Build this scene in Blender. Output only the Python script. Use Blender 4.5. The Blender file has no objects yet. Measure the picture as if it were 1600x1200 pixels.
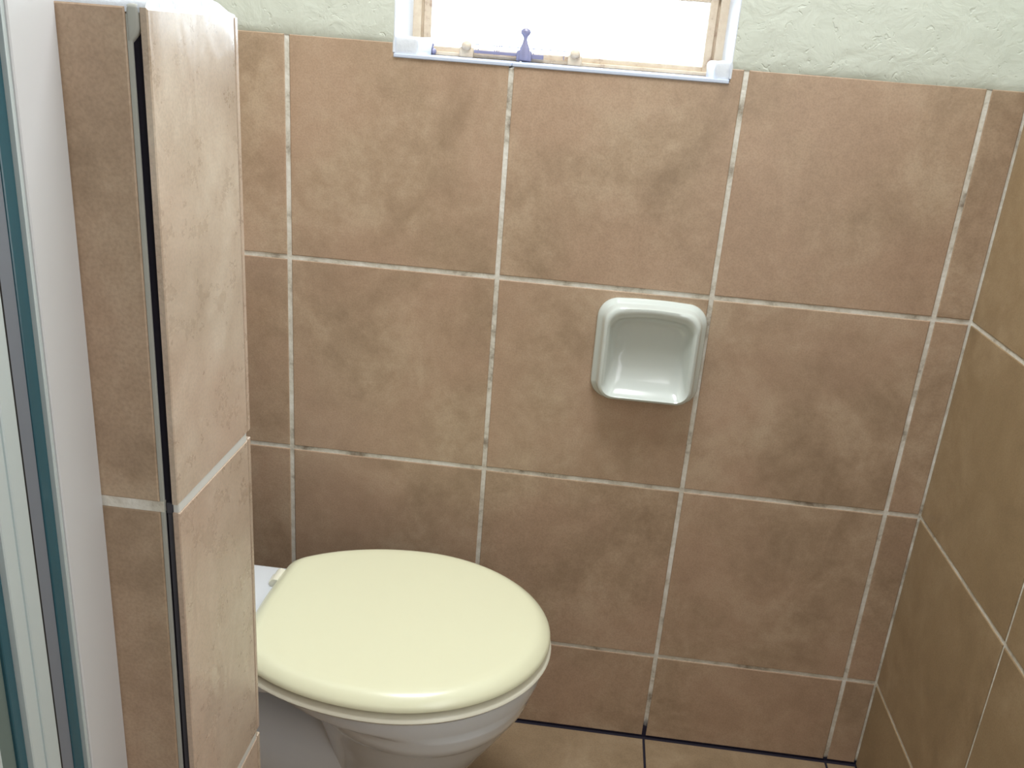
import bpy, bmesh, math, random
from mathutils import Matrix, Vector, noise

# ---------------------------------------------------------------- scene, camera, light
scene = bpy.context.scene
COL = scene.collection
random.seed(4)

cam_data = bpy.data.cameras.new('camera')
cam = bpy.data.objects.new('camera', cam_data)
COL.objects.link(cam)
cam_data.sensor_fit = 'HORIZONTAL'
cam_data.sensor_width = 36.0
cam_data.lens = 1418.32 / 1600 * 36.0
cam_data.clip_start = 0.01
right = Vector((0.9921441813, 0.1016518455, 0.0729165670))
down = Vector((0.1038103463, -0.3437308617, -0.9333126522))
fwd = Vector((-0.0698092791, 0.9335502113, -0.3515830877))
m = Matrix((right, -down, -fwd)).transposed().to_4x4()
m.translation = Vector((0.47536494, -1.38856503, 1.19880786))
cam.matrix_world = m
scene.camera = cam

world = bpy.data.worlds.new('daylight')
scene.world = world
world.use_nodes = True
bg = world.node_tree.nodes['Background']
bg.inputs['Color'].default_value = (0.80, 0.90, 1.0, 1)
bg.inputs['Strength'].default_value = 12.0


def area(name, loc, size, power, color, target):
    l = bpy.data.lights.new(name, 'AREA')
    l.shape = 'RECTANGLE'
    l.size, l.size_y = size
    l.energy = power
    l.color = color
    o = bpy.data.objects.new(name, l)
    COL.objects.link(o)
    o.location = loc
    o.rotation_euler = (Vector(target) - Vector(loc)).to_track_quat('-Z', 'Y').to_euler()
    return o


area('overhead_fill', (0.42, -0.50, 2.36), (0.5, 0.5), 22, (0.97, 0.98, 1.0), (0.42, -0.55, 0))  # added fill from above, no fixture in the room
area('side_fill', (1.04, -1.42, 0.95), (0.6, 1.7), 9, (0.97, 0.98, 1.0), (0.0, -0.80, 0.65))  # added side fill for the +X faces, the wall has no doorway

vs = scene.view_settings
scene.display_settings.display_device = 'sRGB'
vs.view_transform = 'Standard'
vs.look = 'None'
vs.gamma = 1
vs.use_curve_mapping = False
vs.exposure = 0.16


# ---------------------------------------------------------------- helpers
def srgb(r, g, b):
    def f(c):
        c /= 255
        return c / 12.92 if c <= 0.04045 else ((c + 0.055) / 1.055) ** 2.4
    return (f(r), f(g), f(b), 1)


def mat(name, color, rough=0.5, metallic=0.0, coat=0.0):
    m = bpy.data.materials.new(name)
    m.use_nodes = True
    b = m.node_tree.nodes['Principled BSDF']
    b.inputs['Base Color'].default_value = color
    b.inputs['Roughness'].default_value = rough
    b.inputs['Metallic'].default_value = metallic
    b.inputs['Coat Weight'].default_value = coat
    b.inputs['Coat Roughness'].default_value = 0.06
    return m


def N(m, t, **kw):
    n = m.node_tree.nodes.new(t)
    for k, v in kw.items():
        if k in n.inputs:
            n.inputs[k].default_value = v
        else:
            setattr(n, k, v)
    return n


def L(m, a, b):
    m.node_tree.links.new(a, b)


def ramp(m, stops):
    r = N(m, 'ShaderNodeValToRGB')
    e = r.color_ramp.elements
    while len(e) < len(stops):
        e.new(0.5)
    for i, (p, c) in enumerate(stops):
        e[i].position = p
        e[i].color = c
    return r


def bump(m, src, strength, dist, chain=None):
    b = N(m, 'ShaderNodeBump')
    b.inputs['Strength'].default_value = strength
    b.inputs['Distance'].default_value = dist
    L(m, src, b.inputs['Height'])
    if chain:
        L(m, chain.outputs[0], b.inputs['Normal'])
    return b


def tile_mat(name, cols, rough=0.38, bumpiness=0.35, streak=False):
    """Mottled glazed stoneware; every tile takes its own place in the noise."""
    m = mat(name, cols[1], rough)
    P = m.node_tree.nodes['Principled BSDF']
    tc = N(m, 'ShaderNodeTexCoord')
    oi = N(m, 'ShaderNodeObjectInfo')
    mul = N(m, 'ShaderNodeVectorMath', operation='SCALE')
    mul.inputs[0].default_value = (7.3, 3.1, 5.7)
    L(m, oi.outputs['Random'], mul.inputs['Scale'])
    add = N(m, 'ShaderNodeVectorMath', operation='ADD')
    L(m, tc.outputs['Object'], add.inputs[0])
    L(m, mul.outputs[0], add.inputs[1])
    big = N(m, 'ShaderNodeTexNoise', Scale=7.0, Detail=5.0, Roughness=0.6, Distortion=0.8)
    mid = N(m, 'ShaderNodeTexNoise', Scale=38.0, Detail=6.0, Roughness=0.7)
    fine = N(m, 'ShaderNodeTexNoise', Scale=400.0, Detail=3.0)
    hue = N(m, 'ShaderNodeTexNoise', Scale=4.5, Detail=3.0)
    for n in (big, mid, fine, hue):
        L(m, add.outputs[0], n.inputs['Vector'])
    mixv = N(m, 'ShaderNodeMix', data_type='FLOAT')
    mixv.inputs[0].default_value = 0.38
    L(m, big.outputs['Fac'], mixv.inputs[2])
    L(m, mid.outputs['Fac'], mixv.inputs[3])
    r = ramp(m, [(0.36, cols[0]), (0.5, cols[1]), (0.64, cols[2])])
    L(m, mixv.outputs[0], r.inputs[0])
    hm = N(m, 'ShaderNodeMix', data_type='RGBA')
    hr = ramp(m, [(0.42, (0, 0, 0, 1)), (0.62, (0.55, 0.55, 0.55, 1))])
    L(m, hue.outputs['Fac'], hr.inputs[0])
    L(m, hr.outputs[0], hm.inputs[0])
    L(m, r.outputs[0], hm.inputs[6])
    hm.inputs[7].default_value = cols[3]
    fm = N(m, 'ShaderNodeMix', data_type='RGBA', blend_type='MULTIPLY')
    fr = ramp(m, [(0.3, (0.86, 0.86, 0.86, 1)), (0.6, (1, 1, 1, 1))])
    L(m, fine.outputs['Fac'], fr.inputs[0])
    fm.inputs[0].default_value = 1
    L(m, hm.outputs[2], fm.inputs[6])
    L(m, fr.outputs[0], fm.inputs[7])
    L(m, fm.outputs[2], P.inputs['Base Color'])
    rr = N(m, 'ShaderNodeMapRange')
    rr.inputs['To Min'].default_value = rough - 0.08
    rr.inputs['To Max'].default_value = rough + 0.12
    L(m, mid.outputs['Fac'], rr.inputs['Value'])
    L(m, rr.outputs[0], P.inputs['Roughness'])
    if streak:
        mp = N(m, 'ShaderNodeMapping')
        mp.inputs['Scale'].default_value = (1.0, 1.0, 0.5)
        L(m, add.outputs[0], mp.inputs['Vector'])
        s = N(m, 'ShaderNodeTexNoise', Scale=24.0, Detail=2.0, Roughness=0.45, Distortion=0.7)
        L(m, mp.outputs[0], s.inputs['Vector'])
        b0 = bump(m, s.outputs['Fac'], bumpiness, 0.007)
    else:
        b0 = bump(m, mid.outputs['Fac'], bumpiness, 0.0015)
    b1 = bump(m, fine.outputs['Fac'], 0.04 if streak else 0.15, 0.0006, b0)
    L(m, b1.outputs[0], P.inputs['Normal'])
    return m


M = {}
M['tile'] = tile_mat('wall_tile_glaze', (srgb(158, 135, 111), srgb(178, 154, 129), srgb(194, 172, 147), srgb(184, 154, 131)))
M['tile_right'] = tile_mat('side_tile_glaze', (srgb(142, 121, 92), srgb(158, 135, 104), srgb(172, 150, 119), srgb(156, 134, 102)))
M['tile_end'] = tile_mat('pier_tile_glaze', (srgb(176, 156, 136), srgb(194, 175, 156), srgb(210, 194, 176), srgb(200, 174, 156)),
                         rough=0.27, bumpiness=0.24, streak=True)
M['tile_floor'] = tile_mat('floor_tile_glaze', (srgb(132, 112, 86), srgb(152, 130, 102), srgb(168, 148, 120), srgb(146, 124, 96)), rough=0.5)


def grout_mat():
    m = mat('grout', srgb(200, 196, 184), 0.9)
    P = m.node_tree.nodes['Principled BSDF']
    g = N(m, 'ShaderNodeNewGeometry')
    n = N(m, 'ShaderNodeTexNoise', Scale=14.0, Detail=6.0, Roughness=0.7)
    f = N(m, 'ShaderNodeTexNoise', Scale=160.0, Detail=4.0)
    L(m, g.outputs['Position'], n.inputs['Vector'])
    L(m, g.outputs['Position'], f.inputs['Vector'])
    r = ramp(m, [(0.34, srgb(146, 134, 118)), (0.46, srgb(208, 203, 190)), (0.60, srgb(230, 228, 220))])
    L(m, n.outputs['Fac'], r.inputs[0])
    # mould: dark where the joint nears the floor, higher up by the middle joint
    sp = N(m, 'ShaderNodeSeparateXYZ')
    L(m, g.outputs['Position'], sp.inputs[0])
    d = N(m, 'ShaderNodeMath', operation='SUBTRACT')
    L(m, sp.outputs['X'], d.inputs[0])
    d.inputs[1].default_value = 0.67
    ab = N(m, 'ShaderNodeMath', operation='ABSOLUTE')
    L(m, d.outputs[0], ab.inputs[0])
    hgt = N(m, 'ShaderNodeMapRange')
    hgt.inputs['From Min'].default_value = 0.02
    hgt.inputs['From Max'].default_value = 0.1
    hgt.inputs['To Min'].default_value = 0.062
    hgt.inputs['To Max'].default_value = 0.016
    L(m, ab.outputs[0], hgt.inputs['Value'])
    q = N(m, 'ShaderNodeMath', operation='DIVIDE')
    L(m, sp.outputs['Z'], q.inputs[0])
    L(m, hgt.outputs[0], q.inputs[1])
    nn = N(m, 'ShaderNodeMath', operation='ADD')
    sc = N(m, 'ShaderNodeMath', operation='MULTIPLY')
    L(m, f.outputs['Fac'], sc.inputs[0])
    sc.inputs[1].default_value = 0.5
    L(m, q.outputs[0], nn.inputs[0])
    L(m, sc.outputs[0], nn.inputs[1])
    sr = ramp(m, [(0.62, (1, 1, 1, 1)), (1.0, (0, 0, 0, 1))])
    L(m, nn.outputs[0], sr.inputs[0])
    mx = N(m, 'ShaderNodeMix', data_type='RGBA')
    L(m, sr.outputs[0], mx.inputs[0])
    L(m, r.outputs[0], mx.inputs[6])
    mx.inputs[7].default_value = srgb(34, 30, 52)
    L(m, mx.outputs[2], P.inputs['Base Color'])
    b = bump(m, f.outputs['Fac'], 0.6, 0.002)
    L(m, b.outputs[0], P.inputs['Normal'])
    return m


M['grout'] = grout_mat()
M['grout_plain'] = mat('plain_grout', srgb(172, 172, 164), 0.85)
M['grout_white'] = mat('white_grout', srgb(214, 214, 210), 0.5)
M['mould_and_shade'] = mat('mouldy_joint_and_gap_shade', srgb(30, 26, 40), 0.9)  # mould of the floor joints, also painted shade in the partition corner gap
M['rubber'] = mat('dark_filler', srgb(70, 68, 76), 0.5)
M['plaster'] = mat('painted_plaster', srgb(206, 211, 199), 0.55)
m = M['plaster']
tc = N(m, 'ShaderNodeNewGeometry')
n1 = N(m, 'ShaderNodeTexNoise', Scale=24.0, Detail=5.0, Roughness=0.55, Distortion=0.5)
n2 = N(m, 'ShaderNodeTexNoise', Scale=85.0, Detail=4.0, Distortion=1.2)
r2 = ramp(m, [(0.30, (0, 0, 0, 1)), (0.38, (1, 1, 1, 1))])
L(m, tc.outputs['Position'], n1.inputs['Vector'])
L(m, tc.outputs['Position'], n2.inputs['Vector'])
L(m, n2.outputs['Fac'], r2.inputs[0])
ba = bump(m, n1.outputs['Fac'], 0.45, 0.006)
bb = bump(m, r2.outputs[0], 0.35, 0.0025, ba)
L(m, bb.outputs[0], m.node_tree.nodes['Principled BSDF'].inputs['Normal'])
M['gloss_paint'] = mat('gloss_white_paint', srgb(216, 221, 228), 0.3)
m = M['gloss_paint']
n1 = N(m, 'ShaderNodeTexNoise', Scale=90.0, Detail=4.0, Roughness=0.6)
tc = N(m, 'ShaderNodeNewGeometry')
L(m, tc.outputs['Position'], n1.inputs['Vector'])
bb = bump(m, n1.outputs['Fac'], 0.35, 0.0025)
L(m, bb.outputs[0], m.node_tree.nodes['Principled BSDF'].inputs['Normal'])
M['cream_steel'] = mat('cream_painted_steel', srgb(226, 212, 190), 0.45)
m = M['cream_steel']
tc = N(m, 'ShaderNodeNewGeometry')
n1 = N(m, 'ShaderNodeTexNoise', Scale=45.0, Detail=6.0, Roughness=0.65)
L(m, tc.outputs['Position'], n1.inputs['Vector'])
r1 = ramp(m, [(0.30, srgb(150, 120, 104)), (0.42, srgb(202, 184, 160)), (0.6, srgb(212, 197, 174))])
L(m, n1.outputs['Fac'], r1.inputs[0])
L(m, r1.outputs[0], m.node_tree.nodes['Principled BSDF'].inputs['Base Color'])
bb = bump(m, n1.outputs['Fac'], 0.3, 0.002)
L(m, bb.outputs[0], m.node_tree.nodes['Principled BSDF'].inputs['Normal'])
M['hazed_metal'] = mat('haze_tinted_metal', srgb(140, 138, 165), 0.35, 0.3)  # lavender tint puts the window's flare haze into the metal colour
M['sill_glaze'] = mat('pale_blue_glaze', srgb(196, 206, 226), 0.2)
M['ceramic'] = mat('white_ceramic', srgb(216, 221, 226), 0.12, 0, 0.5)
M['holder'] = mat('greenish_white_ceramic', srgb(206, 213, 208), 0.14, 0, 0.5)
M['cream_plastic'] = mat('cream_plastic', srgb(224, 224, 194), 0.26, 0, 0.15)
M['seat_plastic'] = mat('white_plastic', srgb(228, 226, 208), 0.3)
M['alu_white'] = mat('white_powder_coat', srgb(212, 212, 214), 0.45)
M['alu_grey'] = mat('grey_aluminium', srgb(132, 138, 148), 0.4, 0.2)
M['alu_green'] = mat('green_grey_aluminium', srgb(112, 128, 124), 0.4, 0.2)
M['alu_light'] = mat('pale_aluminium', srgb(198, 208, 208), 0.35, 0.1)
M['seal'] = mat('black_seal', srgb(18, 18, 20), 0.6)
M['teal_edge'] = mat('teal_glass_edge', srgb(52, 92, 104), 0.15)
M['chrome'] = mat('chrome', srgb(210, 210, 212), 0.12, 1)


def glass_mat(name, tint, refl=0.08):
    m = bpy.data.materials.new(name)
    m.use_nodes = True
    nt = m.node_tree
    nt.nodes.clear()
    out = nt.nodes.new('ShaderNodeOutputMaterial')
    t = nt.nodes.new('ShaderNodeBsdfTransparent')
    t.inputs[0].default_value = tint
    g = nt.nodes.new('ShaderNodeBsdfGlossy')
    g.inputs['Roughness'].default_value = 0.03
    f = nt.nodes.new('ShaderNodeFresnel')
    f.inputs[0].default_value = 1.45
    mx = nt.nodes.new('ShaderNodeMixShader')
    nt.links.new(f.outputs[0], mx.inputs[0])
    nt.links.new(t.outputs[0], mx.inputs[1])
    nt.links.new(g.outputs[0], mx.inputs[2])
    nt.links.new(mx.outputs[0], out.inputs[0])
    return m


M['glass'] = glass_mat('window_glass', (0.96, 0.98, 0.98, 1))
M['glass_green'] = glass_mat('shower_glass', (0.62, 0.78, 0.75, 1))


def empty(name, loc=(0, 0, 0), label=None, cat=None, group=None, kind=None):
    o = bpy.data.objects.new(name, None)
    COL.objects.link(o)
    o.location = loc
    tag(o, label, cat, group, kind)
    return o


def tag(o, label=None, cat=None, group=None, kind=None):
    for k, v in (('label', label), ('category', cat), ('group', group), ('kind', kind)):
        if v:
            o[k] = v
    return o


def link(name, bm, material, parent=None, loc=None, smooth=False, world_coords=True):
    """Link bm as one object. Coordinates in bm are world coordinates unless loc is given."""
    me = bpy.data.meshes.new(name)
    bmesh.ops.recalc_face_normals(bm, faces=bm.faces)
    if loc is not None:
        bmesh.ops.translate(bm, verts=bm.verts, vec=-Vector(loc))
    bm.to_mesh(me)
    bm.free()
    me.materials.append(material)
    if smooth:
        for p in me.polygons:
            p.use_smooth = True
        try:
            me.set_sharp_from_angle(angle=math.radians(50))
        except Exception:
            pass
    o = bpy.data.objects.new(name, me)
    COL.objects.link(o)
    if loc is not None:
        o.location = loc
    if parent is not None:
        o.parent = parent
        o.location = Vector(loc or (0, 0, 0)) - world_loc(parent)
    return o


def world_loc(o):
    v = Vector((0, 0, 0))
    while o is not None:
        v += o.location
        o = o.parent
    return v


def box(bm, x0, x1, y0, y1, z0, z1, bev=0.0, seg=2):
    r = bmesh.ops.create_cube(bm, size=1.0)
    vs_ = r['verts']
    for v in vs_:
        v.co = Vector(((x0 + x1) / 2 + v.co.x * (x1 - x0), (y0 + y1) / 2 + v.co.y * (y1 - y0), (z0 + z1) / 2 + v.co.z * (z1 - z0)))
    if bev:
        es = list({e for v in vs_ for e in v.link_edges})
        bmesh.ops.bevel(bm, geom=es, offset=bev, segments=seg, profile=0.5, affect='EDGES')
    return bm


def B(*a, **k):
    return box(bmesh.new(), *a, **k)


def prism(pts, t, ch):
    """Rectilinear polygon in XZ (anticlockwise seen from -Y), face at y=0 towards -Y, depth t, chamfered rim."""
    bm = bmesh.new()
    n = len(pts)
    ins = []
    for i in range(n):
        p0, p1, p2 = Vector(pts[i - 1]), Vector(pts[i]), Vector(pts[(i + 1) % n])
        a, b = (p1 - p0).normalized(), (p2 - p1).normalized()
        na, nb = Vector((-a.y, a.x)), Vector((-b.y, b.x))
        ins.append(p1 + (na + nb) * ch)
    f = [bm.verts.new((p.x, 0, p.y)) for p in ins]
    s = [bm.verts.new((p[0], ch * 0.6, p[1])) for p in pts]
    k = [bm.verts.new((p[0], t, p[1])) for p in pts]
    bm.faces.new(f)
    bm.faces.new(list(reversed(k)))
    for i in range(n):
        j = (i + 1) % n
        bm.faces.new((f[i], s[i], s[j], f[j]))
        bm.faces.new((s[i], k[i], k[j], s[j]))
    return bm


_mesh_cache = {}


def tile(name, parent, material, pts, origin, rotz=0.0, t=0.0025, ch=0.0011):
    """One tile: outline pts in its own XZ plane, put at origin and turned about Z. Alike tiles share a mesh."""
    key = (name, material.name, tuple((round(a, 4), round(b, 4)) for a, b in pts), t)
    me = _mesh_cache.get(key)
    if me is None:
        bm = prism(pts, t, ch)
        bmesh.ops.recalc_face_normals(bm, faces=bm.faces)
        me = bpy.data.meshes.new(name)
        bm.to_mesh(me)
        bm.free()
        me.materials.append(material)
        _mesh_cache[key] = me
    o = bpy.data.objects.new(name, me)
    COL.objects.link(o)
    o.parent = parent
    o.location = Vector(origin) - world_loc(parent)
    o.rotation_euler = (0, 0, rotz)
    return o


def rect(x0, x1, z0, z1):
    return [(x0, z0), (x1, z0), (x1, z1), (x0, z1)]


def loft(bm, rings, cap_start=True, cap_end=True):
    vr = [[bm.verts.new(p) for p in r] for r in rings]
    n = len(vr[0])
    for a, b in zip(vr[:-1], vr[1:]):
        for i in range(n):
            j = (i + 1) % n
            bm.faces.new((a[i], a[j], b[j], b[i]))
    if cap_start:
        bm.faces.new(list(reversed(vr[0])))
    if cap_end:
        bm.faces.new(vr[-1])
    return vr


def tube(bm, pts, r, n=10, cap=True):
    rings = []
    for i, p in enumerate(pts):
        p = Vector(p)
        a = Vector(pts[max(i - 1, 0)])
        b = Vector(pts[min(i + 1, len(pts) - 1)])
        d = (b - a).normalized()
        u = d.orthogonal().normalized()
        w = d.cross(u)
        rr = r[i] if isinstance(r, (list, tuple)) else r
        rings.append([p + (u * math.cos(2 * math.pi * k / n) + w * math.sin(2 * math.pi * k / n)) * rr for k in range(n)])
    loft(bm, rings, cap, cap)
    return bm


# ---------------------------------------------------------------- room
P = 0.335            # tile pitch
G = 0.0038           # half a joint
XR = 1.060           # right wall
XL = -0.20           # wall behind the toilet
YB = -2.3            # wall behind the camera
ZC = 2.40
ROWS = [0.0, 0.1825, 0.518, 0.852, 1.186]
WX0, WX1, WZ0, WZ1 = 0.1605, 0.6485, 1.1675, 1.66   # window hole
WD = 0.125           # depth of the reveal
GY = 0.0016          # grout lies this far behind the tile face

# ---- back wall
wall_back = empty('wall_back', (0, 0, 0), 'tiled back wall with pale plaster above, window and paper holder on it', 'wall', kind='structure')
body = bmesh.new()
box(body, XL - 0.02, WX0, GY, 0.2, -0.08, ZC)
box(body, WX1, XR + 0.02, GY, 0.2, -0.08, ZC)
box(body, WX0, WX1, GY, 0.2, -0.08, WZ0 - 0.004)
box(body, WX0, WX1, GY, 0.2, WZ1, ZC)
link('grout', body, M['grout'], wall_back)

cols = [(XL + 0.001, -G), (G, P - G), (P + G, 2 * P - G), (2 * P + G, 3 * P - G), (3 * P + G, XR - 0.0025)]
for ci, (x0, x1) in enumerate(cols):
    for ri in range(4):
        z0 = ROWS[ri] + (G if ri else 0.003)
        z1 = ROWS[ri + 1] - (G if ri < 3 else 0.0)
        w, h = x1 - x0, z1 - z0
        pts = rect(0, w, 0, h)
        if ri == 3 and ci == 1:
            pts = [(0, 0), (w, 0), (w, WZ0 - z0), (WX0 - x0, WZ0 - z0), (WX0 - x0, h), (0, h)]
        if ri == 3 and ci == 2:
            pts = [(0, 0), (w, 0), (w, h), (WX1 - x0, h), (WX1 - x0, WZ0 - z0), (0, WZ0 - z0)]
        tile('wall_tile', wall_back, M['tile'], pts, (x0, random.uniform(-0.0003, 0.0003), z0))

# plaster above the tiles: an uneven skin with the window hole left out
def plaster_skin():
    bm = bmesh.new()
    xs = [XL + i * 0.0125 for i in range(int((XR - XL) / 0.0125) + 1)] + [XR + 0.01, WX0, WX1]
    xs = sorted(set(round(x, 4) for x in xs if abs(x - WX0) > 0.004 or x == WX0))
    xs = [x for x in xs if abs(x - WX1) > 0.004 or abs(x - WX1) < 1e-4]
    zs = [1.1855, 1.190, 1.197] + [1.21 + i * 0.015 for i in range(30)] + [WZ1 + i * 0.06 for i in range(13)]
    zs = sorted(set(round(z, 4) for z in zs))
    V = {}
    for i, x in enumerate(xs):
        for j, z in enumerate(zs):
            d = noise.noise(Vector((x * 14, z * 14, 1.3))) * 0.0012 + noise.noise(Vector((x * 45, z * 45, 4.1))) * 0.0006
            y = -0.0012 + d
            zz = z
            if j == 0:
                zz = z + noise.noise(Vector((x * 22, 0.3, 7))) * 0.0022
                y = 0.0008
            if j == 1:
                y = -0.0004 + d * 0.5
            V[i, j] = bm.verts.new((x, y, zz))
    for i in range(len(xs) - 1):
        for j in range(len(zs) - 1):
            cx, cz = (xs[i] + xs[i + 1]) / 2, (zs[j] + zs[j + 1]) / 2
            if WX0 < cx < WX1 and cz < WZ1 - 0.001:
                continue
            bm.faces.new((V[i, j], V[i + 1, j], V[i + 1, j + 1], V[i, j + 1]))
    return bm


o = link('plaster', plaster_skin(), M['plaster'], wall_back, smooth=True)
# painted reveal round the window, with lumps of filler in the lower corners
rv = bmesh.new()
box(rv, WX0 - 0.002, WX0 + 0.0015, -0.0005, WD + 0.03, WZ0 + 0.004, WZ1, 0.0015)
box(rv, WX1 - 0.0015, WX1 + 0.002, -0.0005, WD + 0.03, WZ0 + 0.004, WZ1, 0.0015)
box(rv, WX0, WX1, 0.0, WD + 0.03, WZ1 - 0.0015, WZ1 + 0.002)
link('reveal', rv, M['gloss_paint'], wall_back)
for side, (xa, xb) in enumerate(((WX0 - 0.001, WX0 + 0.036), (WX1 - 0.024, WX1 + 0.001))):
    f = B(xa, xb, 0.002, WD - 0.01, WZ0 - 0.002, WZ0 + 0.028, 0.006, 3)
    bmesh.ops.subdivide_edges(f, edges=f.edges, cuts=2, use_grid_fill=True)
    for v in f.verts:
        v.co += Vector((0.5, 0.3, 0.8)) * noise.noise(v.co * 60 + Vector((side, 3, 1))) * 0.003
    link('corner_filler', f, M['gloss_paint'], wall_back, smooth=True)

# sill: a row of narrow trim strips along the front edge, tiles behind
sill = empty('trim_1', (WX0, 0, WZ0), 'thin glossy white edged sill strip under the window', 'sill', kind='structure')
for a, b in ((WX0, P - 0.0012), (P + 0.0012, 2 * P - 0.0225)):
    link('sill_tile', B(a, b, -0.0022, WD + 0.02, WZ0 - 0.002, WZ0 + 0.0035, 0.0012), M['sill_glaze'], sill)

# ---- right wall
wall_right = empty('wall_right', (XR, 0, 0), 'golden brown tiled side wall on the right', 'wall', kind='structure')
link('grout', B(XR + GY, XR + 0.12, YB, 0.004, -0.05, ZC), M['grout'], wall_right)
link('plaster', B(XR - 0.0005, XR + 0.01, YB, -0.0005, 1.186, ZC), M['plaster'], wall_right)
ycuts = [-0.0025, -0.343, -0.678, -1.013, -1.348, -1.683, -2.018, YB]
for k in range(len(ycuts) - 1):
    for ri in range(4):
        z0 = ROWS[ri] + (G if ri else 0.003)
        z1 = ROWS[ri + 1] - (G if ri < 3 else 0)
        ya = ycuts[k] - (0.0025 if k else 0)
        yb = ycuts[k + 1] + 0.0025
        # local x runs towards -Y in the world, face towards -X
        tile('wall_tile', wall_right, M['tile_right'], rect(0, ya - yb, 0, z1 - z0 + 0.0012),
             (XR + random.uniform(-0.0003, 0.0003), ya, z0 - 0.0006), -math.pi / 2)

# ---- floor
floor = empty('floor', (0, 0, 0), 'tan tiled floor with dark mouldy joints', 'floor', kind='structure')
link('joint_bed', B(-0.85, XR + 0.05, YB - 0.05, 0.05, -0.08, -0.0022), M['mould_and_shade'], floor)
fx = [-0.8, -P, 0, P, 2 * P, 3 * P, XR]
fy = [-0.004 - i * P for i in range(7)] + [YB]
for i in range(len(fx) - 1):
    for j in range(len(fy) - 1):
        w = fx[i + 1] - fx[i] - 0.0045
        d = fy[j] - fy[j + 1] - 0.0045
        o = tile('floor_tile', floor, M['tile_floor'], rect(0, w, 0, d), (fx[i] + 0.0022, fy[j + 1] + 0.0022, 0), 0.0, 0.004)
        # tip the upright tile onto the floor, face up
        o.rotation_euler = (-math.pi / 2, 0, 0)
        o.location.y = fy[j + 1] + 0.0022
    
# ---- other walls and the ceiling
wall_left = empty('wall_left', (XL, 0, 0), 'short wall behind the toilet cistern', 'wall', kind='structure')
link('grout', B(XL - 0.1, XL, -0.667, 0.0, 0, ZC), M['grout'], wall_left)
for k, (ya, yb) in enumerate(((-0.002, -0.333), (-0.338, -0.664))):
    for ri in range(4):
        z0 = ROWS[ri] + (G if ri else 0.003)
        z1 = ROWS[ri + 1] - (G if ri < 3 else 0)
        tile('wall_tile', wall_left, M['tile'], rect(0, ya - yb, 0, z1 - z0), (XL + 0.0016, yb, z0), math.pi / 2)
link('plaster', B(XL - 0.004, XL + 0.001, -0.667, 0.0, 1.186, ZC), M['plaster'], wall_left)
wall_shower = empty('wall_shower', (-0.8, 0, 0), 'brown walls of the shower corner', 'wall', kind='structure')
sw = bmesh.new()
box(sw, -0.9, -0.8, YB, -0.667, 0, ZC)
box(sw, -0.8, XL, -0.78, -0.667, 1.2, ZC)
link('plaster', sw, M['tile'], wall_shower)
wall_rear = empty('wall_rear', (0, YB, 0), 'brown wall behind the viewer', 'wall', kind='structure')
link('plaster', B(-0.9, XR + 0.1, YB - 0.1, YB, 0, ZC), M['tile'], wall_rear)
ceiling = empty('ceiling', (0, 0, ZC), 'plain white ceiling', 'ceiling', kind='structure')
link('plaster', B(-0.9, XR + 0.12, YB - 0.1, 0.2, ZC, ZC + 0.08), M['gloss_paint'], ceiling)

# ---- tiled pier at the end of the shower partition
PX, PY0, PY1, PZ = 0.1885, -0.8085, -0.667, 1.202
wall_partition = empty('wall_partition', (PX, PY0, 0), 'low tiled partition wall between the shower and the toilet', 'wall', kind='structure')
link('core', B(-0.8, 0.1768, PY0 + 0.0075, PY1 - 0.0015, 0, PZ), M['grout'], wall_partition)
link('gap_shade', B(0.1737, PX - 0.0050, PY0 + 0.0045, PY1 - 0.004, 0, PZ - 0.002), M['mould_and_shade'], wall_partition)  # dark backing that paints the shade inside the open corner gap
# end face (towards +X): three tiles, the joints in the same courses as the back wall
for z0, z1 in ((0.003, 0.1785), (0.1865, 0.514), (0.522, 0.8485), (0.8555, PZ)):
    tile('end_tile', wall_partition, M['tile_end'], rect(0, PY1 - 0.0025 - PY0, 0, z1 - z0), (PX, PY0, z0), math.pi / 2, 0.0048, 0.0012)
for zc in (0.1825, 0.518, 0.852):
    g = B(PX - 0.005, PX - 0.0004, PY0 + 0.001, PY1 - 0.004, zc - 0.0044, zc + 0.0044, 0.001)
    link('end_joint', g, M['grout_white'], wall_partition)
# front face (towards the viewer)
for z0, z1 in ((0.003, 0.1785), (0.1865, 0.514), (0.522, 0.8475), (0.8565, PZ)):
    for x0, x1 in ((-0.7985, -0.500), (-0.494, -0.165), (-0.159, 0.1735)):
        tile('front_tile', wall_partition, M['tile'], rect(0, x1 - x0, 0, z1 - z0), (x0, PY0, z0), 0, 0.0078, 0.001)
link('corner_joint', B(0.1735, 0.1770, PY0 + 0.0010, PY0 + 0.0032, 0, 1.198, 0.0005), M['grout_plain'], wall_partition)
link('front_joint', B(0.10, 0.1766, PY0 + 0.0009, PY0 + 0.008, 0.8475, 0.8565), M['grout'], wall_partition)
link('gap_filler', B(0.1778, PX - 0.0058, PY0 + 0.003, PY0 + 0.0050, 0.0, 0.846, 0.0008), M['rubber'], wall_partition)
link('gap_joint', B(0.1776, PX - 0.005, PY0 + 0.0025, PY0 + 0.02, 0.846, 0.855, 0.0005), M['rubber'], wall_partition)
gp = B(0.1735, PX - 0.0052, PY0 + 0.0002, PY0 + 0.02, 1.178, 1.2045, 0.003, 2)
for v in gp.verts:
    if v.co.z < 1.19:
        v.co.z += (v.co.x - 0.1735) * 1.1
link('gap_plug', gp, M['grout_plain'], wall_partition, smooth=True)
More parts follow.
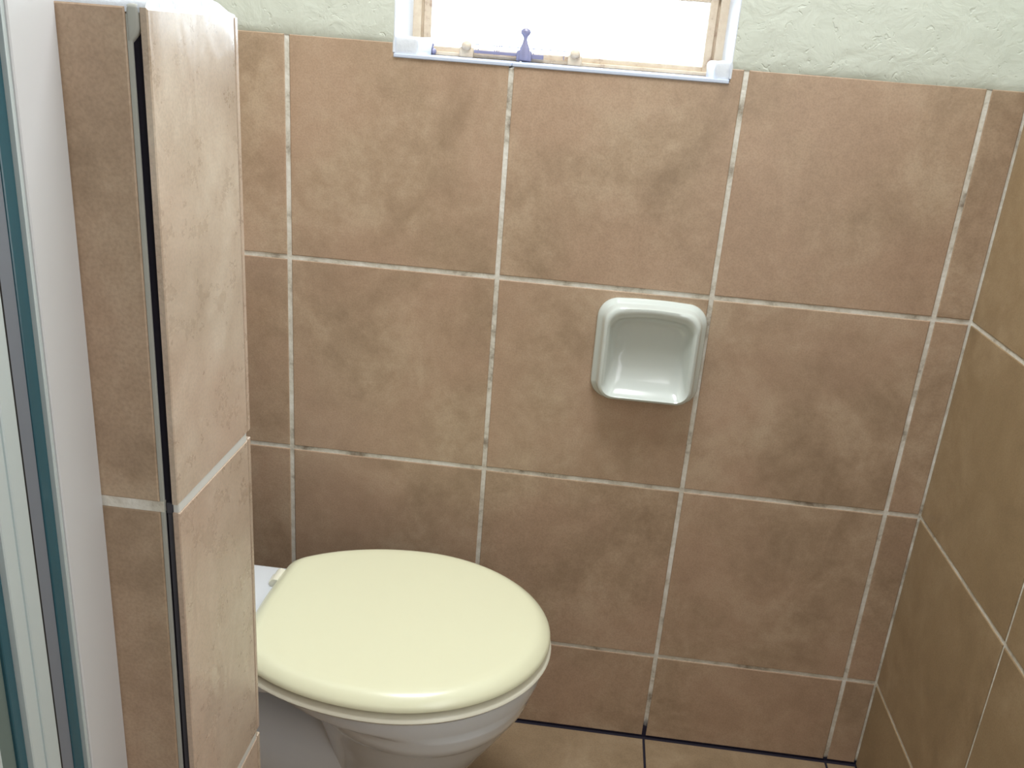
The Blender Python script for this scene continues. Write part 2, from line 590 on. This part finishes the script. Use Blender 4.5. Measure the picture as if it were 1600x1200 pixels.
# back face tiles: their glazed edge shows as a thin bright line
for z0, z1 in ((0.003, 0.1785), (0.1865, 0.514), (0.522, 0.8485), (0.8555, PZ - 0.001)):
    link('back_tile', B(-0.195, PX - 0.0002, PY1 - 0.0012, PY1 + 0.005, z0, z1, 0.0009), M['tile_end'], wall_partition)
# plaster capping, low dome
cap = bmesh.new()
prof = [(PY0 + 0.0008, PZ), (PY0 + 0.004, PZ + 0.0065), (PY0 + 0.022, PZ + 0.012), (PY0 + 0.05, PZ + 0.015), (PY1 - 0.05, PZ + 0.0155),
        (PY1 - 0.028, PZ + 0.011), (PY1 - 0.010, PZ + 0.004), (PY1 + 0.002, PZ + 0.0012), (PY1 + 0.004, PZ - 0.001)]
rings = []
for k in range(64):
    x = -0.8 + (PX - 0.0015 + 0.8) * k / 63
    s = 1.0 if k < 63 else 0.72
    s = 0.9 if k == 62 else s
    r = [Vector((x, y, PZ - 0.001 + (z - PZ + 0.001) * s + noise.noise(Vector((x * 30, y * 60, 2))) * 0.0012)) for y, z in prof]
    r += [Vector((x, PY1 + 0.003, PZ - 0.003)), Vector((x, PY0 + 0.001, PZ - 0.003))]
    rings.append(r)
loft(cap, rings)
link('capping', cap, M['gloss_paint'], wall_partition, smooth=True)

# ---------------------------------------------------------------- window
window = empty('window_1', (WX0, WD, WZ0), 'small cream steel framed window with bright daylight behind', 'window', kind='structure')


def frame(bm, x0, x1, z0, z1, y0, y1, t, bev=0.0012, tb=None):
    tb = tb or t
    box(bm, x0, x0 + t, y0, y1, z0, z1, bev, 1)
    box(bm, x1 - t, x1, y0, y1, z0, z1, bev, 1)
    box(bm, x0 + t, x1 - t, y0, y1, z0, z0 + tb, bev, 1)
    box(bm, x0 + t, x1 - t, y0, y1, z1 - t, z1, bev, 1)
    return bm


fz0 = WZ0 + 0.0035
outer = bmesh.new()
frame(outer, WX0, WX1, fz0, WZ1, WD, WD + 0.022, 0.014, tb=0.006)
frame(outer, WX0 + 0.0, WX1, fz0, WZ1, WD + 0.010, WD + 0.03, 0.021, tb=0.006)
box(outer, WX0 + 0.014, WX1 - 0.014, WD + 0.002, WD + 0.03, 1.287, 1.305, 0.001, 1)
link('window_frame', outer, M['cream_steel'], window)
lower = frame(bmesh.new(), WX0 + 0.017, WX1 - 0.017, fz0 + 0.001, 1.289, WD + 0.006, WD + 0.026, 0.0125, tb=0.0125)
lower = link('sash', lower, M['cream_steel'], window)
link('pane', B(WX0 + 0.026, WX1 - 0.026, WD + 0.017, WD + 0.020, fz0 + 0.011, 1.281), M['glass'], lower)
upper = frame(bmesh.new(), WX0 + 0.017, WX1 - 0.017, 1.302, WZ1 - 0.004, WD + 0.006, WD + 0.026, 0.0125)
upper = link('sash', upper, M['cream_steel'], window)
link('pane', B(WX0 + 0.026, WX1 - 0.026, WD + 0.017, WD + 0.020, 1.311, WZ1 - 0.012), M['glass'], upper)
# stay arm with its pin holes, lying over the lower rail
bar = bmesh.new()
ys = WD - 0.006
box(bar, 0.255, 0.425, ys - 0.002, ys + 0.002, 1.1905, 1.1920, 0.0004, 1)
box(bar, 0.262, 0.342, ys - 0.002, ys + 0.002, 1.1785, 1.1830, 0.0006, 1)
box(bar, 0.342, 0.372, ys - 0.002, ys + 0.002, 1.1765, 1.1830, 0.0006, 1)
for x in (0.268, 0.294, 0.2975, 0.301, 0.355, 0.403):
    box(bar, x, x + 0.0012, ys - 0.0015, ys + 0.0015, 1.178, 1.1912)
link('stay_arm', bar, M['hazed_metal'], window)
for x in (0.250, 0.421):
    k = bmesh.new()
    bmesh.ops.create_uvsphere(k, u_segments=16, v_segments=10, radius=1)
    for v in k.verts:
        v.co = Vector((x + v.co.x * 0.0085, WD - 0.007 + v.co.y * 0.007, 1.1885 + v.co.z * 0.0070))
    box(k, x - 0.011, x + 0.011, WD - 0.008, WD + 0.004, fz0, 1.1865, 0.002)
    link('stay_bracket', k, M['cream_steel'], window, smooth=True)
# fastener: foot, waisted stem and oval thumb knob
h = bmesh.new()
hx, hy = 0.342, WD - 0.010
box(h, hx - 0.0125, hx + 0.0115, hy - 0.003, hy + 0.010, 1.1715, 1.1880, 0.003)
prof = [(1.174, 0.0085), (1.181, 0.0095), (1.187, 0.0088), (1.192, 0.0072), (1.198, 0.0046), (1.203, 0.0032), (1.2065, 0.0032), (1.2095, 0.0050),
        (1.2120, 0.0072), (1.2150, 0.0079), (1.2178, 0.0070), (1.2198, 0.0042), (1.2205, 0.001)]
loft(h, [[Vector((hx + r * math.cos(a * math.pi / 8), hy + r * 0.7 * math.sin(a * math.pi / 8), z)) for a in range(16)] for z, r in prof])
link('handle', h, M['hazed_metal'], window, smooth=True)
k = bmesh.new()
for dx, dz, r in ((0, 0, 0.006), (0.006, 0.005, 0.0045), (0.010, -0.001, 0.005), (0.008, 0.009, 0.003)):
    s = bmesh.ops.create_icosphere(k, subdivisions=2, radius=r)
    for v in s['verts']:
        v.co += Vector((0.187 + dx, WD - 0.004, fz0 + 0.006 + dz))
link('hinge', k, M['hazed_metal'], window, smooth=True)

# ---------------------------------------------------------------- paper holder
def rrect(cx, cz, hw, hh, r, y, n=12, arch=0.0, ys=0.0):
    pts = []
    for q, (sx, sz) in enumerate(((1, 1), (-1, 1), (-1, -1), (1, -1))):
        for i in range(n):
            a = math.pi / 2 * (q + i / (n - 1))
            x = sx * (hw - r) + r * math.cos(a)
            z = sz * (hh - r) + r * math.sin(a)
            pts.append([x, z])
    out = []
    # extra points along the straight sides keep the arch smooth
    m_ = len(pts)
    for i in range(m_):
        a, b = pts[i], pts[(i + 1) % m_]
        out.append(a)
        if (i + 1) % n == 0:
            for k in range(1, 8):
                out.append([a[0] + (b[0] - a[0]) * k / 8, a[1] + (b[1] - a[1]) * k / 8])
    res = []
    for x, z in out:
        top = max(0.0, z / hh)
        z2 = z + arch * (1 - (x / hw) ** 2) * top - arch * 0.4 * top
        x2 = x * (1 + ys * (z / hh))
        res.append(Vector((cx + x2, y, cz + z2)))
    return res


HX, HZ = 0.5835, 0.7555
hb = bmesh.new()
rings = [
    rrect(HX, HZ, 0.0845, 0.0825, 0.030, 0.0),
    rrect(HX, HZ, 0.0855, 0.0835, 0.031, -0.005, arch=0.004),
    rrect(HX, HZ, 0.0835, 0.0815, 0.030, -0.010, arch=0.004),
    rrect(HX, HZ, 0.0790, 0.0780, 0.027, -0.0125, arch=0.004),
    rrect(HX, HZ, 0.0765, 0.0765, 0.025, -0.016, arch=0.004),
    rrect(HX, HZ, 0.0745, 0.0760, 0.024, -0.030, arch=0.005),
    rrect(HX, HZ, 0.0720, 0.0735, 0.023, -0.0345, arch=0.006),
    rrect(HX, HZ - 0.001, 0.0690, 0.0695, 0.021, -0.0355, arch=0.008),
    rrect(HX, HZ - 0.003, 0.0655, 0.0655, 0.018, -0.0330, arch=0.009),
    rrect(HX, HZ - 0.0045, 0.0635, 0.0605, 0.016, -0.0270, arch=0.010),
    rrect(HX, HZ + 0.000, 0.0600, 0.0550, 0.018, -0.0180, arch=0.008),
    rrect(HX, HZ + 0.006, 0.0560, 0.0440, 0.020, -0.0095, arch=0.006),
    rrect(HX, HZ + 0.010, 0.0480, 0.0340, 0.022, -0.0060, arch=0.003),
    rrect(HX, HZ + 0.012, 0.0300, 0.0200, 0.015, -0.0050, arch=0.0),
]
loft(hb, rings)
holder = link('toilet_paper_holder', hb, M['holder'], None, loc=(HX, 0, HZ - 0.083), smooth=True)
tag(holder, 'white glazed ceramic toilet paper recess fixed on the brown tiled wall below the window', 'paper holder')

# ---------------------------------------------------------------- toilet
TY = -0.298
toilet = empty('toilet', (0.2, TY, 0), 'white ceramic toilet with closed cream lid, half hidden behind the tiled partition', 'toilet')


def egg(xb, xc, xf, b, z, ab=0.257, n=96, off=0.0, cr=0.012, y0=TY, back=None):
    """Egg outline with its back cut straight at xb (corners rounded)."""
    b = b - off
    af = xf - off - xc
    ab_ = ab - off
    xb = xb + off
    pts = []
    ca = max(-1, min(1, (xb - xc) / ab_))
    amax = math.acos(ca)
    for i in range(n - 16):
        a = -amax + 2 * amax * i / (n - 17)
        ax = af if math.cos(a) > 0 else ab_
        pts.append([xc + ax * math.cos(a), y0 + b * math.sin(a)])
    # straight back edge with slightly bowed line
    p0, p1 = pts[-1], pts[0]
    for i in range(1, 17):
        t = i / 17
        pts.append([p0[0] - 0.006 * math.sin(math.pi * t), p0[1] + (p1[1] - p0[1]) * t])
    # smooth the corners
    for _ in range(1):
        pts = [[(pts[i - 1][0] + 2 * pts[i][0] + pts[(i + 1) % len(pts)][0]) / 4, (pts[i - 1][1] + 2 * pts[i][1] + pts[(i + 1) % len(pts)][1]) / 4] for i in range(len(pts))]
    return [Vector((x, y, z)) for x, y in pts]


# lid
lid = bmesh.new()
L0 = dict(xb=0.058, xc=0.26, xf=0.4775, b=0.187)
loft(lid, [
    egg(z=0.4010, off=0.012, **L0), egg(z=0.4006, off=0.003, **L0), egg(z=0.4022, off=0.0, **L0), egg(z=0.4060, off=0.0004, **L0), egg(z=0.4100, off=0.0030, **L0),
    egg(z=0.4140, off=0.0075, **L0), egg(z=0.4175, off=0.0125, **L0), egg(z=0.4196, off=0.0170, **L0), egg(z=0.4206, off=0.0220, **L0), egg(z=0.4210, off=0.032, **L0),
    egg(z=0.4212, off=0.080, **L0), egg(z=0.4213, off=0.12, **L0)])
link('lid', lid, M['cream_plastic'], toilet, smooth=True)
# seat ring
seat = bmesh.new()
S0 = dict(xb=0.066, xc=0.26, xf=0.4765, b=0.1845)
loft(seat, [
    egg(z=0.3815, off=0.055, **S0), egg(z=0.3805, off=0.006, **S0), egg(z=0.3815, off=0.000, **S0), egg(z=0.3860, off=-0.0035, **S0), egg(z=0.3905, off=-0.002, **S0),
    egg(z=0.3940, off=0.005, **S0), egg(z=0.3970, off=0.016, **S0), egg(z=0.3970, off=0.055, **S0), egg(z=0.3815, off=0.055, **S0)], False, False)
link('seat', seat, M['seat_plastic'], toilet, smooth=True)
for dy in (-0.075, 0.075):
    hh = bmesh.new()
    tube(hh, [(0.052, TY + dy - 0.016, 0.4015), (0.052, TY + dy + 0.016, 0.4015)], 0.0085, 14)
    box(hh, 0.040, 0.066, TY + dy - 0.012, TY + dy + 0.012, 0.392, 0.402, 0.002)
    link('hinge', hh, M['seat_plastic'], toilet, smooth=True)

# pan: rim, ribbed bowl, foot
pan = bmesh.new()


def sec(xb, xf, b, z, e=0.55):
    """Closed smooth section from xb to xf, widest at e of the length."""
    xc = xb + (xf - xb) * e
    pts = []
    for i in range(72):
        a = 2 * math.pi * i / 72
        ax = (xf - xc) if math.cos(a) > 0 else (xc - xb)
        pts.append(Vector((xc + ax * math.cos(a), TY + b * math.sin(a), z)))
    return pts


loft(pan, [
    sec(0.185, 0.345, 0.090, 0.0), sec(0.180, 0.350, 0.094, 0.012), sec(0.178, 0.345, 0.090, 0.05), sec(0.172, 0.350, 0.090, 0.11),
    sec(0.165, 0.368, 0.098, 0.17), sec(0.156, 0.395, 0.114, 0.215), sec(0.146, 0.420, 0.132, 0.255), sec(0.137, 0.440, 0.150, 0.290),
    sec(0.133, 0.448, 0.157, 0.308), sec(0.131, 0.4515, 0.1605, 0.314), sec(0.129, 0.4565, 0.1650, 0.319),
    sec(0.128, 0.461, 0.169, 0.332), sec(0.125, 0.4630, 0.1705, 0.342), sec(0.112, 0.4655, 0.1725, 0.347),
    sec(0.060, 0.4685, 0.175, 0.352), sec(0.052, 0.4700, 0.177, 0.357), sec(0.050, 0.4715, 0.178, 0.370), sec(0.053, 0.470, 0.177, 0.3785), sec(0.060, 0.463, 0.170, 0.3805)])
# the deck behind the seat, running back under the cistern
box(pan, -0.190, 0.135, TY - 0.125, TY + 0.118, 0.350, 0.382, 0.010, 3)
box(pan, -0.190, 0.060, TY - 0.112, TY + 0.118, 0.375, 0.396, 0.008, 3)
# trapway at the back of the foot
tw = []
for x, z, r in ((0.23, 0.20, 0.075), (0.12, 0.17, 0.075), (0.04, 0.19, 0.070), (-0.03, 0.20, 0.062), (-0.10, 0.19, 0.055), (-0.196, 0.19, 0.050)):
    tw.append([Vector((x, TY + r * math.cos(a * math.pi / 12), z + r * 1.1 * math.sin(a * math.pi / 12))) for a in range(24)])
loft(pan, tw)
box(pan, 0.00, 0.21, TY - 0.055, TY + 0.055, 0.0, 0.16, 0.02, 3)
link('pan', pan, M['ceramic'], toilet, smooth=True)

cist = bmesh.new()
rg = [(0.397, 0.060, 0.165), (0.402, 0.068, 0.172), (0.55, 0.074, 0.185), (0.735, 0.076, 0.190), (0.74, 0.074, 0.188)]
R_ = []
for z, hx_, hy_ in rg:
    rr = []
    for q, (sx, sy) in enumerate(((1, 1), (-1, 1), (-1, -1), (1, -1))):
        for i in range(7):
            a = math.pi / 2 * (q + i / 6)
            rr.append(Vector((-0.120 + sx * (hx_ - 0.025) + 0.025 * math.cos(a), TY + sy * (hy_ - 0.025) + 0.025 * math.sin(a), z)))
    R_.append(rr)
loft(cist, R_)
link('cistern', cist, M['ceramic'], toilet, smooth=True)
link('cistern_lid', B(-0.197, -0.038, TY - 0.198, TY + 0.198, 0.740, 0.768, 0.010, 3), M['ceramic'], toilet, smooth=True)
bt = bmesh.new()
tube(bt, [(-0.12, TY, 0.766), (-0.12, TY, 0.772), (-0.12, TY, 0.774)], [0.022, 0.022, 0.019], 24)
link('flush_button', bt, M['chrome'], toilet, smooth=True)

# ---------------------------------------------------------------- shower screen
CX = 0.129
Z0, Z1 = 0.12, 1.95
screen = empty('shower_screen', (CX, PY0, 0), 'white framed glass shower screen fixed to the front of the tiled partition', 'shower screen')
ch = bmesh.new()
ya = PY0 - 0.0003
box(ch, CX - 0.026, CX, -0.8575, ya, 0, Z1, 0.0008, 1)
wc = link('wall_channel', ch, M['alu_white'], screen)
link('lip', B(CX - 0.010, CX - 0.0015, -0.8605, -0.8575, 0, Z1, 0.0006, 1), M['alu_light'], wc)
link('glass_edge', B(CX - 0.013, CX - 0.005, -0.872, -0.8605, 0, Z1, 0.0006, 1), M['teal_edge'], screen)
link('rebate', B(CX - 0.024, CX - 0.006, -0.8890, -0.872, 0, Z1, 0.0006, 1), M['alu_grey'], screen)
link('seal', B(CX - 0.018, CX - 0.003, -0.8925, -0.889, 0, Z1, 0.0005, 1), M['seal'], screen)
st = bmesh.new()
box(st, CX - 0.022, CX - 0.0015, -0.9070, -0.8925, 0, Z1, 0.0008, 1)
box(st, CX - 0.022, CX - 0.0035, -0.9095, -0.9070, 0, Z1)
box(st, CX - 0.022, CX - 0.0015, -0.9215, -0.9095, 0, Z1, 0.0008, 1)
box(st, CX - 0.022, CX - 0.0015, -1.62, -1.58, 0, Z1, 0.001, 1)
box(st, CX - 0.022, CX - 0.0015, -1.58, -0.9215, 0, 0.04, 0.001, 1)
box(st, CX - 0.022, CX - 0.0015, -1.58, -0.9215, Z1 - 0.04, Z1, 0.001, 1)
link('door_frame', st, M['alu_light'], screen)
link('glass_edge', B(CX - 0.012, CX - 0.006, -0.930, -0.9215, 0.04, Z1 - 0.04, 0.0006, 1), M['teal_edge'], screen)
s2 = bmesh.new()
box(s2, CX - 0.030, CX - 0.008, -0.944, -0.930, 0.02, Z1 - 0.02, 0.0008, 1)
link('guide_rail', s2, M['alu_green'], screen)
s2 = bmesh.new()
box(s2, CX - 0.030, CX - 0.007, -0.962, -0.944, 0.02, Z1 - 0.02, 0.0008, 1)
link('sliding_stile', s2, M['alu_light'], screen)
link('pane', B(CX - 0.014, CX - 0.008, -1.58, -0.962, 0.04, Z1 - 0.04), M['glass_green'], screen)
